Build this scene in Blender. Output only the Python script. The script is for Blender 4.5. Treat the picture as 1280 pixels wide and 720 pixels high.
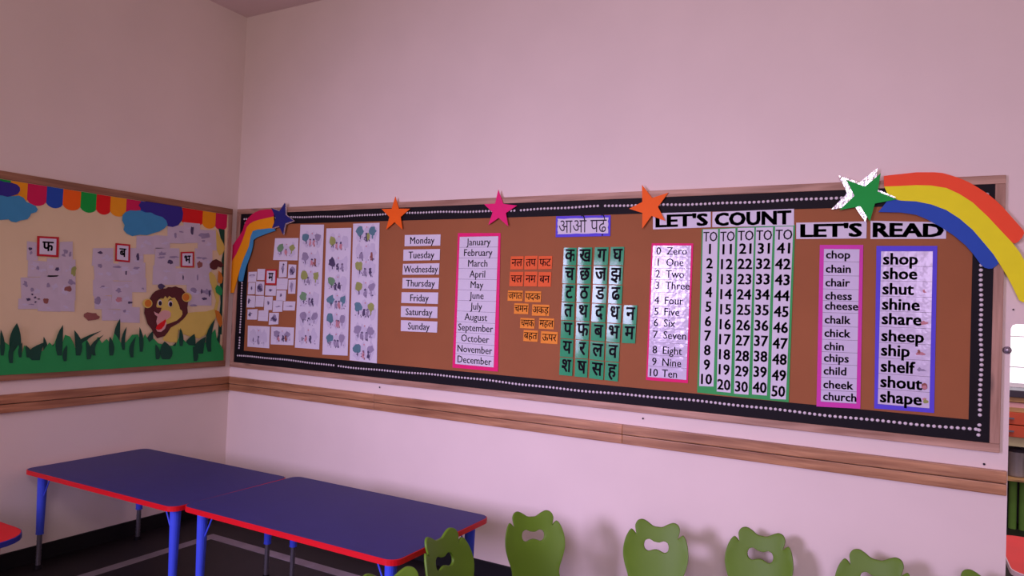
import bpy, bmesh, math, random
from mathutils import Vector, Matrix
from mathutils.geometry import delaunay_2d_cdt
random.seed(7)
S = bpy.context.scene
COL = S.collection
for o in list(bpy.data.objects):
    bpy.data.objects.remove(o)

# ------------------------------------------------------------------ camera
FPX = 887.0
CAM = Vector((4.528, -3.75, 1.65))
RX = Vector((0.87462186, 0.48318309, 0.03963208))      # image right in world
RY = Vector((0.02293016, 0.04042779, -0.99891932))     # image down in world
RZ = Vector((-0.48426316, 0.87458544, 0.02427957))     # view direction in world
cd = bpy.data.cameras.new('camera')
cam = bpy.data.objects.new('camera', cd)
COL.objects.link(cam)
cd.sensor_width = 36.0
cd.lens = FPX / 1280.0 * 36.0
m = Matrix.Identity(4)
for i in range(3):
    m[i][0] = RX[i]; m[i][1] = -RY[i]; m[i][2] = -RZ[i]; m[i][3] = CAM[i]
cam.matrix_world = m
S.camera = cam

# ------------------------------------------------------------------ light
W = bpy.data.worlds.new('world'); S.world = W; W.use_nodes = True
bgn = W.node_tree.nodes['Background']
bgn.inputs[0].default_value = (0.98, 0.75, 0.75, 1)
bgn.inputs[1].default_value = 0.47

def area(name, loc, aim, sx, sy, power, col, spread=180):
    l = bpy.data.lights.new(name, 'AREA'); l.shape = 'RECTANGLE'; l.size = sx; l.size_y = sy
    l.energy = power; l.color = col; l.spread = math.radians(spread)
    o = bpy.data.objects.new(name, l); COL.objects.link(o)
    o.location = loc
    o.rotation_euler = (Vector(aim) - Vector(loc)).to_track_quat('-Z', 'Y').to_euler()
    return o
# daylight from the windows in the wall behind the photographer
area('window_daylight', (1.2, -6.0, 2.1), (2.9, 0, 0.25), 1.2, 1.2, 42, (0.73, 0.57, 1.0), 75)
area('window_daylight', (5.1, -6.0, 2.2), (4.5, 0, 0.2), 1.2, 1.1, 20, (0.80, 0.60, 1.0), 100)
# added warm fill lights: one above and behind the photographer, one beyond the opening
area('fill_light', (4.6, -4.4, 3.7), (1.6, -0.6, 2.2), 1.2, 1.2, 42, (1.0, 0.80, 0.78), 180)
area('fill_light', (5.6, 1.9, 3.7), (5.6, 1.9, 0), 1.2, 1.2, 45, (1.0, 0.86, 0.86), 180)
S.view_settings.view_transform = 'Standard'
S.view_settings.look = 'None'
S.view_settings.gamma = 1
S.view_settings.use_curve_mapping = False
S.view_settings.exposure = 0.1

# ------------------------------------------------------------------ helpers
def lin(c):
    return tuple(((v/255)/12.92 if v/255 <= 0.04045 else ((v/255+0.055)/1.055)**2.4) for v in c)

MATS = {}
def mat(name, rgb, rough=0.6, spec=0.3, var=0.04, scale=12, bump=0.0, bscale=60, metal=0.0, coat=0.0, stretch=None):
    if name in MATS: return MATS[name]
    m_ = bpy.data.materials.new(name); m_.use_nodes = True
    nt = m_.node_tree; b = nt.nodes['Principled BSDF']
    c = lin(rgb)
    tc = nt.nodes.new('ShaderNodeTexCoord'); mp = nt.nodes.new('ShaderNodeMapping')
    nt.links.new(tc.outputs['Object'], mp.inputs[0])
    if stretch: mp.inputs['Scale'].default_value = stretch
    n = nt.nodes.new('ShaderNodeTexNoise'); n.inputs['Scale'].default_value = scale; n.inputs['Detail'].default_value = 4
    nt.links.new(mp.outputs[0], n.inputs['Vector'])
    r = nt.nodes.new('ShaderNodeValToRGB')
    r.color_ramp.elements[0].position = 0.3; r.color_ramp.elements[1].position = 0.7
    r.color_ramp.elements[0].color = tuple(max(0, v*(1-var)) for v in c) + (1,)
    r.color_ramp.elements[1].color = tuple(min(1, v*(1+var)) for v in c) + (1,)
    nt.links.new(n.outputs[0], r.inputs[0]); nt.links.new(r.outputs[0], b.inputs['Base Color'])
    b.inputs['Roughness'].default_value = rough
    b.inputs['Specular IOR Level'].default_value = spec
    b.inputs['Metallic'].default_value = metal
    b.inputs['Coat Weight'].default_value = coat
    b.inputs['Coat Roughness'].default_value = 0.12
    if bump:
        n2 = nt.nodes.new('ShaderNodeTexNoise'); n2.inputs['Scale'].default_value = bscale
        nt.links.new(mp.outputs[0], n2.inputs['Vector'])
        bp = nt.nodes.new('ShaderNodeBump'); bp.inputs['Strength'].default_value = bump; bp.inputs['Distance'].default_value = 0.01
        nt.links.new(n2.outputs[0], bp.inputs['Height']); nt.links.new(bp.outputs[0], b.inputs['Normal'])
    MATS[name] = m_
    return m_

def wood(name, dark, light, axis='X', rough=0.45, knots=True):
    if name in MATS: return MATS[name]
    m_ = bpy.data.materials.new(name); m_.use_nodes = True
    nt = m_.node_tree; b = nt.nodes['Principled BSDF']; L = nt.links.new
    tc = nt.nodes.new('ShaderNodeTexCoord'); mp = nt.nodes.new('ShaderNodeMapping')
    st = [26, 26, 26]; st['XYZ'.index(axis)] = 1.6
    mp.inputs['Scale'].default_value = st
    L(tc.outputs['Object'], mp.inputs[0])
    n = nt.nodes.new('ShaderNodeTexNoise'); n.inputs['Scale'].default_value = 1.6; n.inputs['Detail'].default_value = 8; n.inputs['Distortion'].default_value = 0.6
    L(mp.outputs[0], n.inputs['Vector'])
    r = nt.nodes.new('ShaderNodeValToRGB')
    r.color_ramp.elements[0].position = 0.28; r.color_ramp.elements[1].position = 0.7
    r.color_ramp.elements[0].color = lin(dark) + (1,); r.color_ramp.elements[1].color = lin(light) + (1,)
    L(n.outputs[0], r.inputs[0])
    # large scale tone shift from board to board, with knots
    mp2 = nt.nodes.new('ShaderNodeMapping'); s2 = [3, 3, 3]; s2['XYZ'.index(axis)] = 1.1
    mp2.inputs['Scale'].default_value = s2; L(tc.outputs['Object'], mp2.inputs[0])
    n3 = nt.nodes.new('ShaderNodeTexNoise'); n3.inputs['Scale'].default_value = 1.5; L(mp2.outputs[0], n3.inputs['Vector'])
    mr = nt.nodes.new('ShaderNodeMapRange'); mr.inputs[1].default_value = 0.3; mr.inputs[2].default_value = 0.7
    mr.inputs[3].default_value = 0.78; mr.inputs[4].default_value = 1.15; L(n3.outputs[0], mr.inputs[0])
    mp3 = nt.nodes.new('ShaderNodeMapping'); s3 = [12, 12, 12]; s3['XYZ'.index(axis)] = 3.2
    mp3.inputs['Scale'].default_value = s3; L(tc.outputs['Object'], mp3.inputs[0])
    vo = nt.nodes.new('ShaderNodeTexVoronoi'); vo.inputs['Scale'].default_value = 1.0; L(mp3.outputs[0], vo.inputs['Vector'])
    mk = nt.nodes.new('ShaderNodeMapRange'); mk.inputs[1].default_value = 0.05; mk.inputs[2].default_value = 0.2
    mk.inputs[3].default_value = 0.5 if knots else 1; mk.inputs[4].default_value = 1.0; L(vo.outputs['Distance'], mk.inputs[0])
    mu = nt.nodes.new('ShaderNodeMath'); mu.operation = 'MULTIPLY'; L(mr.outputs[0], mu.inputs[0]); L(mk.outputs[0], mu.inputs[1])
    vm = nt.nodes.new('ShaderNodeVectorMath'); vm.operation = 'SCALE'; L(r.outputs[0], vm.inputs[0]); L(mu.outputs[0], vm.inputs['Scale'])
    L(vm.outputs[0], b.inputs['Base Color'])
    b.inputs['Roughness'].default_value = rough
    bp = nt.nodes.new('ShaderNodeBump'); bp.inputs['Strength'].default_value = 0.15; bp.inputs['Distance'].default_value = 0.004
    L(n.outputs[0], bp.inputs['Height']); L(bp.outputs[0], b.inputs['Normal'])
    MATS[name] = m_
    return m_

def tag(o, label=None, cat=None, group=None, kind=None):
    if label: o['label'] = label
    if cat: o['category'] = cat
    if group: o['group'] = group
    if kind: o['kind'] = kind
    return o

def link_mesh(name, me, mats, parent=None, loc=(0, 0, 0)):
    if not isinstance(mats, (list, tuple)): mats = [mats]
    for x in mats: me.materials.append(x)
    o = bpy.data.objects.new(name, me); COL.objects.link(o)
    if parent is not None: o.parent = parent
    o.location = loc
    return o

def from_bm(name, bm, mats, parent=None, loc=(0, 0, 0), smooth=False):
    me = bpy.data.meshes.new(name); bmesh.ops.recalc_face_normals(bm, faces=bm.faces); bm.to_mesh(me); bm.free()
    if smooth:
        for p in me.polygons: p.use_smooth = True
    return link_mesh(name, me, mats, parent, loc)

def empty(name, loc, rz=0):
    o = bpy.data.objects.new(name, None); COL.objects.link(o); o.location = loc; o.rotation_euler = (0, 0, rz)
    o.empty_display_size = 0.1
    return o

def bm_box(bm, lo, hi, bev=0.0):
    r = bmesh.ops.create_cube(bm, size=1)
    vs = r['verts']
    for v in vs:
        v.co = Vector([lo[i] + (v.co[i] + 0.5) * (hi[i] - lo[i]) for i in range(3)])
    if bev:
        es = list({e for v in vs for e in v.link_edges})
        bmesh.ops.bevel(bm, geom=es, offset=bev, segments=2, affect='EDGES', profile=0.6)

def box(name, lo, hi, mt, parent=None, bev=0.0, base=None):
    """box given in world coordinates; origin at its centre (or parent-relative via base)"""
    c = [(lo[i] + hi[i]) / 2 for i in range(3)]
    bm = bmesh.new(); bm_box(bm, [lo[i]-c[i] for i in range(3)], [hi[i]-c[i] for i in range(3)], bev)
    b = base or (0, 0, 0)
    return from_bm(name, bm, mt, parent, [c[i]-b[i] for i in range(3)])

def bm_tube(bm, p0, p1, r0, r1, n=14, cap=True):
    p0 = Vector(p0); p1 = Vector(p1); d = p1 - p0
    mt_ = Matrix.Translation((p0 + p1) / 2) @ d.to_track_quat('Z', 'Y').to_matrix().to_4x4()
    bmesh.ops.create_cone(bm, cap_ends=cap, segments=n, radius1=r0, radius2=r1, depth=d.length, matrix=mt_)

# ---- the two papered walls as measured planes: 2D (u, z) with u = x on the back wall, u = y on the left wall
class Plane:
    def __init__(s, kind): s.kind = kind
    def uv(s, p, off):                       # a point read on the photograph, put on the wall it belongs to
        r = RX * (p[0]-640) + RY * (p[1]-360) + RZ * FPX
        if s.kind == 'back': t = (-off - CAM.y) / r.y; return Vector((CAM.x + r.x*t, CAM.z + r.z*t))
        t = (off - CAM.x) / r.x; return Vector((CAM.y + r.y*t, CAM.z + r.z*t))
    def p3(s, u, z, off):
        return Vector((u, -off, z)) if s.kind == 'back' else Vector((off, u, z))
BACK, LEFT = Plane('back'), Plane('left')

def crop(x0, y0, k):
    return lambda pts: [(x0 + p[0]/k, y0 + p[1]/k) for p in pts]

def paper2d(name, pl, P, off, mt, th=0.0012, parent=None):
    """flat cut-out: outline P in wall metres, front face at distance off from the wall"""
    c = sum(P, Vector((0, 0))) / len(P)
    org = pl.p3(c.x, c.y, off)
    bm = bmesh.new()
    f = [bm.verts.new(pl.p3(q.x, q.y, off) - org) for q in P]
    k = [bm.verts.new(pl.p3(q.x, q.y, off - th) - org) for q in P]
    fa = bm.faces.new(f); fb = bm.faces.new(k[::-1])
    n = len(P)
    for i in range(n):
        bm.faces.new((f[i], k[i], k[(i+1) % n], f[(i+1) % n]))
    bm.normal_update()
    if n > 4: bmesh.ops.triangulate(bm, faces=[fa, fb], ngon_method='EAR_CLIP')
    base = Vector((0, 0, 0))
    q = parent
    while q is not None: base += q.location; q = q.parent
    return from_bm(name, bm, mt, parent, org - base)

def paper(name, pl, px, off, mt, th=0.0012, parent=None):
    return paper2d(name, pl, [pl.uv(p, off) for p in px], off, mt, th, parent)

_T = {}
def text_mesh(s, bold):
    key = (s, bold)
    if key not in _T:
        c = bpy.data.curves.new('t', 'FONT'); c.body = s; c.size = 1; c.resolution_u = 2; c.offset = min(bold, 0)
        o = bpy.data.objects.new('t', c); COL.objects.link(o)
        me = bpy.data.meshes.new_from_object(o)
        V = [(v.co.x, v.co.y) for v in me.vertices]; F = [tuple(p.vertices) for p in me.polygons]
        bpy.data.objects.remove(o); bpy.data.curves.remove(c); bpy.data.meshes.remove(me)
        if bold > 0:
            if bold >= 0.02: sh = [(a*bold, b*bold*0.6) for a in (-1, 0, 1) for b in (-1, 0, 1)]
            else: sh = [(-bold, 0), (0, 0), (bold, 0)]
            n = len(V); V0, F0 = V, F
            V = [(x+a, y+b) for a, b in sh for x, y in V0]
            F = [tuple(i+k*n for i in f) for k in range(len(sh)) for f in F0]
        _T[key] = (V, F)
    return _T[key]

def text_on(pl, quad, off, items, mt, parent, name='lettering'):
    """quad = tl,tr,br,bl in wall metres; items: (string, cx, cy, capheight, align, bold, xstretch) with cx,cy as 0..1 fractions, caps in metres"""
    tl, tr, br, bl = quad
    VV = []; FF = []
    Wd = ((tr-tl).length + (br-bl).length)/2; Hh = ((tl-bl).length + (tr-br).length)/2
    for (s, cx, cy, cap, al, bold, xs) in items:
        V, F = text_mesh(s, bold)
        if not V: continue
        x0 = min(v[0] for v in V); x1 = max(v[0] for v in V)
        dev = any(ord(ch) > 0x900 for ch in s)
        ymid = 0.30 if dev else 0.34
        k = cap / 0.68
        if (x1-x0)*k*xs > Wd*0.94: xs = Wd*0.94/((x1-x0)*k)
        b0 = len(VV)
        for (x, y) in V:
            a = (x-(x0+x1)/2 if al == 'c' else x-x0) * k * xs / Wd + cx
            b = cy - (y-ymid) * k / Hh
            top = tl.lerp(tr, a); bot = bl.lerp(br, a)
            q = top.lerp(bot, b)
            VV.append(pl.p3(q.x, q.y, off))
        FF += [tuple(b0+i for i in f) for f in F]
    org = pl.p3(*( (tl+br)/2 ), off)
    me = bpy.data.meshes.new(name); me.from_pydata([v-org for v in VV], [], FF); me.update()
    base = Vector((0, 0, 0)); q = parent
    while q is not None: base += q.location; q = q.parent
    return link_mesh(name, me, mt, parent, org-base)

def wq(pl, px, off): return [pl.uv(p, off) for p in px]
def sub(q, a0, a1, b0, b1):                 # part of a quad (tl,tr,br,bl); a across, b downwards
    tl, tr, br, bl = q
    f = lambda a, b: tl.lerp(tr, a).lerp(bl.lerp(br, a), b)
    return [f(a0, b0), f(a1, b0), f(a1, b1), f(a0, b1)]

# ------------------------------------------------------------------ materials
M_wall = mat('wall_paint', (238, 222, 214), 0.85, 0.2, 0.025, 2.2, 0.06, 9)
M_ceil = mat('ceiling_paint', (236, 216, 216), 0.9, 0.1, 0.02, 2)
M_floor = mat('dark_floor_tile', (32, 27, 29), 0.5, 0.3, 0.2, 5)
M_strip = mat('grey_tile_strip', (150, 140, 146), 0.5, 0.4, 0.15, 9)
M_skirt = mat('black_skirting', (20, 18, 22), 0.6, 0.25, 0.1, 8)
M_railX = wood('rail_wood_x', (138, 88, 56), (204, 152, 108), 'X', 0.38)
M_railY = wood('rail_wood_y', (140, 86, 56), (196, 140, 98), 'Y', 0.42)
M_frX = wood('frame_wood_x', (150, 108, 84), (200, 160, 136), 'X', 0.55)
M_frY = wood('frame_wood_y', (128, 84, 58), (168, 120, 88), 'Y', 0.55)
M_frZ = wood('frame_wood_z', (150, 108, 84), (196, 156, 134), 'Z', 0.55)
M_cork = mat('brown_board_paper', (160, 99, 61), 0.75, 0.25, 0.05, 3, 0.05, 30)
M_black = mat('black_border_paper', (19, 14, 21), 0.65, 0.2, 0.08, 20)
M_bead = mat('white_bead', (225, 215, 222), 0.4, 0.4, 0.02)
M_cream = mat('cream_board_paper', (234, 214, 172), 0.8, 0.2, 0.04, 3, 0.04, 20)
M_white = mat('white_paper', (222, 218, 232), 0.65, 0.3, 0.02, 8)
M_lilac = mat('lilac_print_paper', (206, 196, 208), 0.7, 0.25, 0.05, 7)
M_lam = mat('laminated_white_paper', (214, 206, 232), 0.17, 0.42, 0.03, 10, 0.28, 20)
M_ink = mat('black_ink', (34, 26, 42), 0.6, 0.2, 0.0)
M_line = mat('grey_ruled_line', (130, 120, 140), 0.6, 0.2, 0.0)
P = dict(
    crimson=(214, 20, 84), pink=(238, 20, 118), magenta=(214, 60, 178), orange=(255, 104, 6), amber=(248, 162, 14),
    red=(228, 22, 24), redorange=(255, 82, 40), green=(0, 168, 60), sky=(64, 150, 196), blue=(30, 78, 180), indigo=(52, 42, 142),
    navy=(34, 38, 120), yellow=(246, 240, 16), leafgreen=(56, 168, 86), tilegreen=(58, 162, 112), cardorange=(238, 102, 42),
    cardyellow=(244, 150, 44), chartblue=(92, 74, 222), grass=(40, 158, 82), darkgrass=(20, 74, 56), mane=(92, 40, 38),
    lion=(224, 202, 98), muzzle=(222, 172, 164), lionorange=(214, 128, 40), frame_red=(196, 34, 46))
def pm(n): return mat('paper_' + n, P[n], 0.6, 0.3, 0.03, 10)
M_tile = mat('laminated_green_card', P['tilegreen'], 0.12, 0.26, 0.04, 10, 0.05, 14)
M_foil = mat('silver_foil', (225, 222, 232), 0.22, 0.6, 0.05, 30, 0.5, 40, metal=0.85)
D_teal = mat('crayon_teal', (96, 136, 148), 0.7, 0.1, 0.1); D_green = mat('crayon_green', (118, 158, 118), 0.7, 0.1, 0.1)
D_olive = mat('crayon_olive', (158, 168, 96), 0.7, 0.1, 0.1); D_grey = mat('pencil_grey', (156, 146, 172), 0.7, 0.1, 0.1)
D_dark = mat('pencil_dark', (84, 74, 104), 0.7, 0.1, 0.1); D_pink = mat('crayon_pink', (204, 142, 150), 0.7, 0.1, 0.1)
D_pale = mat('pencil_pale', (208, 203, 222), 0.7, 0.1, 0.05)
D_brown = mat('crayon_brown', (150, 96, 88), 0.7, 0.1, 0.1)
DM = [D_teal, D_green, D_olive, D_grey, D_dark, D_pink, D_pale, D_brown]
TEAL, GREEN, OLIVE, GREY, DARK, PINK, PALE, BROWN = range(8)

def blobs(pl, quad, off, shapes, parent, name='drawing'):
    """flat crayon shapes: (a, b, ra, rb, colour index, lumpiness) in fractions of the quad"""
    bm = bmesh.new(); org = pl.p3(*((quad[0]+quad[2])/2), off)
    for i, (a, b, ra, rb, ci, lump) in enumerate(shapes):
        n = 12; vs = []
        for j in range(n):
            t = 2*math.pi*j/n; k = 1 + lump*random.uniform(-1, 1)
            q = sub(quad, 0, min(1, max(0, a+ra*k*math.cos(t))), 0, min(1, max(0, b+rb*k*math.sin(t))))[2]
            vs.append(bm.verts.new(pl.p3(q.x, q.y, off + 0.00006*i) - org))
        f = bm.faces.new(vs); f.material_index = ci
    me = bpy.data.meshes.new(name); bm.to_mesh(me); bm.free()
    base = Vector((0, 0, 0)); q = parent
    while q is not None: base += q.location; q = q.parent
    return link_mesh(name, me, DM, parent, org-base)

# ------------------------------------------------------------------ the room
XE, ZC = 4.935, 3.805        # end of the back wall / ceiling height
ZO = 1.655                   # top of the opening beside the board
T = 0.16
def structure(o): o['kind'] = 'structure'; return o
# back wall: full height to XE, lintel above the opening (rounded inner corner)
bm = bmesh.new()
prof = [(-T, 0), (XE, 0)]
r = 0.02
prof += [(XE, ZO-r), (XE+0.006, ZO-0.006), (XE+r, ZO), (7.0, ZO), (7.0, ZC), (-T, ZC)]
fr = [bm.verts.new((x, 0, z)) for x, z in prof]; bk = [bm.verts.new((x, T, z)) for x, z in prof]
fa = bm.faces.new(fr); fb = bm.faces.new(bk[::-1])
for i in range(len(prof)):
    j = (i+1) % len(prof); bm.faces.new((fr[i], bk[i], bk[j], fr[j]))
bm.normal_update(); bmesh.ops.triangulate(bm, faces=[fa, fb], ngon_method='EAR_CLIP')
structure(from_bm('wall_back', bm, M_wall))
structure(box('wall_left', (-T, -5.2, 0), (0, 0, ZC), M_wall))
structure(box('wall_right', (7.0, -5.2, 0), (7.16, T, ZC), M_wall))
structure(box('ceiling', (-T, -5.2, ZC), (7.0, T, ZC+0.1), M_ceil))
structure(box('floor', (-T, -5.2, -0.1), (7.0, 4.2, 0), M_floor))
structure(box('baseboard_back', (0, -0.014, 0), (XE, 0, 0.098), M_skirt, bev=0.003))
structure(box('baseboard_left', (0, -5.2, 0), (0.014, -0.014, 0.098), M_skirt, bev=0.003))
fl = bpy.data.objects['floor']
for lo, hi in (((0.415, -0.490, 0), (6.2, -0.415, 0.002)), ((0.415, -4.6, 0), (0.49, -0.490, 0.002))):
    o = box('tile_strip', lo, hi, M_strip, fl, base=fl.location)

# the wooden rail under the boards: two planks, one above the other, with a groove
def rail(nm, segs, kind):
    root = None
    for z0, z1, d in ((0.968, 1.02, 0.028), (0.915, 0.964, 0.024)):
        for a, b in segs:
            if kind == 'x': lo, hi, mt = (a, -d, z0), (b, 0, z1), M_railX
            else: lo, hi, mt = (0, a, z0), (d, b, z1), M_railY
            if root is None:
                c = [(lo[i]+hi[i])/2 for i in range(3)]
                root = empty(nm, c); root['kind'] = 'structure'
            box('plank', lo, hi, mt, root, bev=0.004, base=root.location)
rail('trim_1', ((0.03, 1.4459), (1.4465, 3.1907), (3.1913, XE-0.005)), 'x')
rail('trim_2', ((-2.6, -0.002), (-5.2, -2.602)), 'y')

# ------------------------------------------------------------------ boards
def board(nm, pl, u0, u1, z0, z1, fw, mfu, mback, label, sw=None):
    sw = sw or fw
    root = empty(nm, pl.p3((u0+u1)/2, (z0+z1)/2, 0)); b = root.location
    def bx(n_, a0, a1, c0, c1, d0, d1, mt, bev=0.0):
        p, q = pl.p3(a0, c0, d0), pl.p3(a1, c1, d1)
        lo = [min(p[i], q[i]) for i in range(3)]; hi = [max(p[i], q[i]) for i in range(3)]
        return box(n_, lo, hi, mt, root, bev, b)
    bx('backing_panel', u0+sw*0.6, u1-sw*0.6, z0+fw*0.6, z1-fw*0.6, 0, 0.012, mback)
    bx('frame_rail', u0, u1, z1-fw, z1, 0, 0.022, mfu, 0.003)
    bx('frame_rail', u0, u1, z0, z0+fw, 0, 0.022, mfu, 0.003)
    bx('frame_stile', u0, u0+sw, z0+fw, z1-fw, 0, 0.022, M_frZ, 0.003)
    bx('frame_stile', u1-sw, u1, z0+fw, z1-fw, 0, 0.022, M_frZ, 0.003)
    tag(root, label, 'bulletin board')
    return root, bx
mb, mbx = board('bulletin_board', BACK, 0.022, 4.903, 1.095, 2.304, 0.038, M_frX, M_cork,
    'long brown paper bulletin board on the bright wall with wooden frame and black beaded border')
lb, lbx = board('bulletin_board', LEFT, -2.7, -0.06, 1.10, 2.30, 0.045, M_frY, M_cream,
    'cream bulletin board on the left wall with scalloped border, lion and paper grass', 0.032)
# black paper border and its strings of white beads
U0, U1, Z0, Z1, BWD = 0.060, 4.865, 1.133, 2.266, 0.085
mbx('border_strip', U0, U1, Z1-BWD, Z1, 0.012, 0.0145, M_black)
mbx('border_strip', U0, U1, Z0, Z0+BWD+0.008, 0.012, 0.0145, M_black)
mbx('border_strip', U0, U0+0.10, Z0+BWD+0.008, Z1-BWD, 0.012, 0.0145, M_black)
mbx('border_strip', U1-0.078, U1, Z0+BWD+0.008, Z1-BWD, 0.012, 0.0145, M_black)
def beads(pts):
    bm = bmesh.new()
    for (u, z) in pts:
        bmesh.ops.create_uvsphere(bm, u_segments=7, v_segments=5, radius=0.0076,
            matrix=Matrix.Translation(BACK.p3(u, z, 0.0165) - mb.location) @ Matrix.Diagonal((1.15, 0.5, 1, 1)))
    o = from_bm('bead_string', bm, M_bead, mb, smooth=True); o['kind'] = 'stuff'
def run(a, b, f, n):
    pts = []
    for i in range(n):
        if random.random() < 0.012: continue
        t = i/(n-1); pts.append(f(a+(b-a)*t, t))
    return pts
wob = lambda t, k: 0.004*math.sin(t*k) + 0.0015*math.sin(t*k*3.7)
beads(run(U0+0.04, U1-0.03, lambda u, t: (u, Z1-0.040+wob(t, 23)), 212))
beads(run(U0+0.04, U1-0.05, lambda u, t: (u, Z0+0.052+wob(t, 19)), 210))
beads(run(Z0+0.09, Z1-0.07, lambda z, t: (U0+0.050+wob(t, 7), z), 50))
beads(run(Z0+0.03, Z1-0.05, lambda z, t: (U1-0.040+wob(t, 7), z), 49))

# ------------------------------------------------------------------ papers on the long board
O = 0.0160                         # papers lie on the backing paper
def card(name, pl, px, mt, label, cat, items, group=None, off=O, ink=None, bold_name='lettering'):
    o = paper(name, pl, px, off, mt); tag(o, label, cat, group)
    if items:
        text_on(pl, wq(pl, px, off), off+0.0004, items, ink or M_ink, o, bold_name)
    return o

# seven day cards
days = [('Monday', [(505.9, 293.8), (550.7, 293), (550.2, 307), (505.7, 307.8)]),
        ('Tuesday', [(504.4, 312), (550, 311.3), (549.5, 325), (504, 326)]),
        ('Wednesday', [(503.8, 329.8), (549.3, 329), (548.6, 343.2), (503, 343.4)]),
        ('Thursday', [(503.3, 347.4), (548.8, 347.2), (548, 361.3), (502.8, 360.5)]),
        ('Friday', [(502, 365.3), (547.8, 365.6), (547.2, 380), (501.6, 378.6)]),
        ('Saturday', [(501.3, 382.6), (547, 383.5), (546.6, 397.8), (501, 396.2)]),
        ('Sunday', [(501.2, 400.2), (546.8, 402), (546.2, 415.8), (500.9, 413.8)])]
for w, q in days:
    card('day_card', BACK, q, M_white, 'white card reading %s in the column of weekday cards' % w, 'card',
         [(w, 0.5, 0.5, 0.044, 'c', 0.015, 0.95)], 'weekday cards')

def chart(name, back_px, in_px, mback, mstrip, rows, label, textf, off=O):
    """backing sheet with paper strips glued on; rows = list of (b0,b1); textf(i) -> items"""
    root = paper(name, BACK, back_px, off, mback); tag(root, label, 'chart')
    q = wq(BACK, in_px, off+0.0012)
    paper2d('inner_sheet', BACK, q, off+0.0006, M_line, 0.0005, root)
    for i, (b0, b1) in enumerate(rows):
        sq = sub(q, 0, 1, b0 + 0.0012, b1 - 0.0012)
        s = paper2d('strip', BACK, sq, off+0.0012, mstrip, 0.0011, root)
        text_on(BACK, sq, off+0.0016, textf(i), M_ink, s)
    return root
months = ['January', 'February', 'March', 'April', 'May', 'June', 'July', 'August', 'September', 'October', 'November', 'December']
chart('month_chart', [(572.4, 291.3), (625.7, 291.3), (622.4, 464.6), (565.5, 459.4)],
      [(574.7, 296), (622.8, 295.1), (616.9, 459.4), (569, 455)], pm('pink'), M_white,
      [(i/12, (i+1)/12) for i in range(12)], 'pink bordered chart listing the months from January to December',
      lambda i: [(months[i], 0.5, 0.5, 0.043, 'c', 0.011, 0.92)])
# 0-10 word chart
wb = [0, .086, .173, .26, .355, .46, .545, .63, .735, .83, .915, 1]
wc = [.042, .127, .215, .302, .415, .5, .585, .675, .79, .88, .963]
words = ['Zero', 'One', 'Two', 'Three', 'Four', 'Five', 'Six', 'Seven', 'Eight', 'Nine', 'Ten']
def wt(i):
    c = (wc[i]-wb[i])/(wb[i+1]-wb[i])
    return [(str(i), 0.16, c, 0.040, 'c', 0.015, 0.95), (words[i], 0.37, c, 0.040, 'l', 0.013, 0.92)]
chart('number_word_chart', [(814.6, 304), (866.6, 304.3), (859.8, 479), (807.5, 475)],
      [(816.2, 306.8), (864, 306.8), (857.8, 475), (809.6, 471.2)], pm('pink'), M_lam,
      [(wb[i], wb[i+1]) for i in range(11)], 'pink bordered chart of number words from Zero to Ten', wt)
# ch and sh word charts
chw = ['chop', 'chain', 'chair', 'chess', 'cheese', 'chalk', 'chick', 'chin', 'chips', 'child', 'cheek', 'church']
chc = [.037, .13, .22, .307, .372, .463, .55, .636, .712, .796, .885, .962]
chb = [0] + [(chc[i]+chc[i+1])/2 for i in range(11)] + [1]
chart('word_chart', [(1024.8, 306.2), (1079.1, 306.2), (1075.4, 511), (1020.6, 508)],
      [(1030, 311), (1074.4, 311.4), (1070.4, 504.7), (1026, 502)], pm('magenta'), M_lam,
      [(chb[i], chb[i+1]) for i in range(12)], 'magenta bordered chart of ch words from chop down to church',
      lambda i: [(chw[i], 0.06, (chc[i]-chb[i])/(chb[i+1]-chb[i]), 0.037, 'l', 0.025, 1.0)])
shw = ['shop', 'shoe', 'shut', 'shine', 'share', 'sheep', 'ship', 'shelf', 'shout', 'shape']
shc = [.05, .145, .245, .345, .44, .55, .645, .75, .85, .948]
shb = [0] + [(shc[i]+shc[i+1])/2 for i in range(9)] + [1]
shroot = chart('word_chart', [(1095.6, 307.4), (1171.6, 307.4), (1167.6, 516.2), (1092.8, 510.6)],
      [(1101.5, 314), (1166, 314), (1161.7, 510.6), (1097.3, 505)], pm('chartblue'), M_lam,
      [(shb[i], shb[i+1]) for i in range(10)], 'blue bordered chart of sh words from shop down to shape',
      lambda i: [(shw[i], 0.04, (shc[i]-shb[i])/(shb[i+1]-shb[i]), 0.052, 'l', 0.028, 0.97)])
q = wq(BACK, [(1101.5, 314), (1166, 314), (1161.7, 510.6), (1097.3, 505)], O)
for icon in ([(.86, .46, .07, .012, PINK, .3)], [(.8, .655, .1, .011, PINK, .3), (.78, .645, .03, .012, BROWN, .3)],
             [(.82, .76, .1, .006, GREY, .3), (.8, .758, .03, .012, GREY, .3)], [(.9, .862, .06, .022, BROWN, .1), (.9, .868, .045, .013, PINK, .1)],
             [(.9, .945, .05, .014, PINK, .5), (.92, .957, .05, .014, OLIVE, .4)], [(.86, .26, .03, .01, PINK, .6)]):
    blobs(BACK, q, O+0.0018, icon, shroot, 'picture')

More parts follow.
